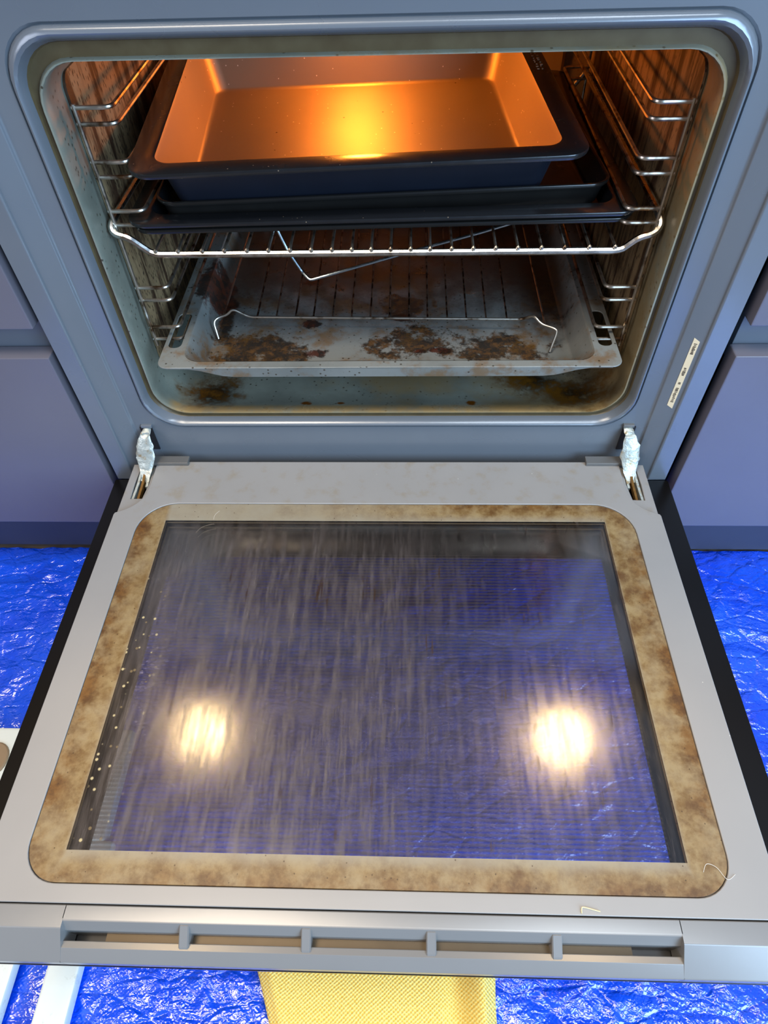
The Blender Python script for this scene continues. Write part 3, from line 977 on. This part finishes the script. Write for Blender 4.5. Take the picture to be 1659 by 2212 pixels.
for j in range(NY + 1):
    row = []
    for i in range(NX + 1):
        x = -0.64 + 1.28 * i / NX
        y = -0.68 + 0.710 * j / NY
        wx, wy = x + 0.02 * mnoise.noise(Vector((x * 14, y * 14, 5))), y + 0.02 * mnoise.noise(Vector((x * 14, y * 14, 8)))
        h = mnoise.noise(Vector((x * 8, y * 8, 0))) * 0.0030 + ridge(wx * 20, wy * 34, 3) * 0.0026 + ridge(wx * 46 + wy * 20, wy * 70, 9) * 0.0013 + mnoise.noise(Vector((x * 110, y * 130, 2))) * 0.0005
        row.append(bm.verts.new((x, y, FZ - 0.0025 + max(h, -0.0010))))
    gv.append(row)
for j in range(NY):
    for i in range(NX):
        bm.faces.new((gv[j][i], gv[j][i + 1], gv[j + 1][i + 1], gv[j + 1][i]))
tp = obj('tarpaulin', bm, M_tarp, None, 180)
tag(tp, 'crinkled shiny blue tarpaulin spread over the floor under the oven door', 'tarpaulin')

bm = bmesh.new()
NX, NY = 90, 90
gv = []
for j in range(NY + 1):
    row = []
    for i in range(NX + 1):
        u, v = i / NX, j / NY
        y = -0.60 + 0.20 * v
        xl = -0.118 + (-(y + 0.40)) * 0.45
        xr = 0.1010 + 0.002 * math.sin(y * 60)
        x = xl + (xr - xl) * u + 0.0006 * math.sin(v * 17)
        fold = 0.010 * math.exp(-((x - 0.088) / 0.012) ** 2) - 0.004 * math.exp(-((x - 0.066) / 0.008) ** 2)
        h = 0.011 + fold + 0.003 * mnoise.noise(Vector((x * 12, y * 10, 1)))
        e = min(u, 1 - u, v, 1 - v)
        h *= min(1, 0.35 + e * 12)
        row.append(bm.verts.new((x, y, FZ + h + 0.001)))
    gv.append(row)
for j in range(NY):
    for i in range(NX):
        bm.faces.new((gv[j][i], gv[j][i + 1], gv[j + 1][i + 1], gv[j + 1][i]))
ex = bmesh.ops.extrude_face_region(bm, geom=bm.faces[:])
for v_ in [g for g in ex['geom'] if isinstance(g, bmesh.types.BMVert)]:
    v_.co.z -= 0.0025
cl = obj('kitchen_cloth', bm, M_cloth, None, 180)
tag(cl, 'yellow waffle-weave cloth lying on the blue tarpaulin in front of the oven door', 'cloth')

# white plastic frame lying at the left edge
st = thing('plastic_frame', 'white pitted plastic frame with side rails lying on the tarpaulin at far left', 'plastic frame', (-0.34, -0.45, FZ))
bm = bmesh.new()
box(bm, -0.60, -0.265, -0.330, -0.2210, FZ + 0.004, FZ + 0.020, 0.004)
obj('end_board', bm, M_white, st)
bm = bmesh.new()
pts = rr2(-0.4300, -0.3880, -0.2740, -0.2380, 0.016, 6, 2)
loft(bm, [[(x, y, FZ + 0.0195) for x, y in pts], [(x, y, FZ + 0.0215) for x, y in pts], [(-0.409 + (x + 0.409) * .94, -0.256 + (y + 0.256) * .94, FZ + 0.0225) for x, y in pts]], True, True)
obj('oval_pad', bm, M_pad, st)
for x0, x1 in ((-0.2860, -0.2570), (-0.362, -0.3150)):
    bm = bmesh.new()
    box(bm, x0, x1, -0.78, -0.329, FZ + 0.004, FZ + 0.018, 0.003)
    obj('side_rail', bm, M_white, st)

# ------------------------------------------------------------------ fibres and hairs on the door
def fibre(pts, r, mat, label):
    P = [Vector(p) for p in pts]
    sm = []
    for i in range(len(P) - 1):
        p0, p1, p2, p3 = P[max(i - 1, 0)], P[i], P[i + 1], P[min(i + 2, len(P) - 1)]
        for k in range(6):
            u = k / 6
            sm.append(0.5 * ((2 * p1) + (p2 - p0) * u + (2 * p0 - 5 * p1 + 4 * p2 - p3) * u * u + (3 * p1 - p0 - 3 * p2 + p3) * u ** 3))
    sm.append(P[-1])
    bm = bmesh.new()
    tube(bm, sm, r, seg=6)
    return tag(obj('fibre', bm, mat), label, 'fibre')


fibre([(0.1370, -0.4055, 0.0007), (0.1373, -0.4030, 0.0007), (0.1390, -0.4020, 0.0009), (0.1490, -0.4042, 0.0007)], 0.0004, M_hair, 'bent yellow fibre lying on the door seam near its front edge at right')
fibre([(0.2215, -0.3800, 0.0004), (0.2250, -0.3750, 0.0004), (0.2310, -0.3770, 0.0004), (0.2360, -0.3840, 0.0005), (0.2420, -0.3810, 0.0005)], 0.00018, M_hair2, 'curly white hair on the stained front right corner of the door')
fibre([(-0.1800, -0.0960, -0.0008), (-0.1760, -0.0900, -0.0008), (-0.1690, -0.0865, -0.0008), (-0.1640, -0.0855, -0.0008)], 0.0002, M_hair2, 'white hair on the dark glass near its back left corner')
fibre([(-0.1660, -0.0800, -0.0007), (-0.1655, -0.0740, -0.0007), (-0.1620, -0.0690, -0.0007)], 0.00018, M_hair2, 'short white hair on the stained strip above the glass')
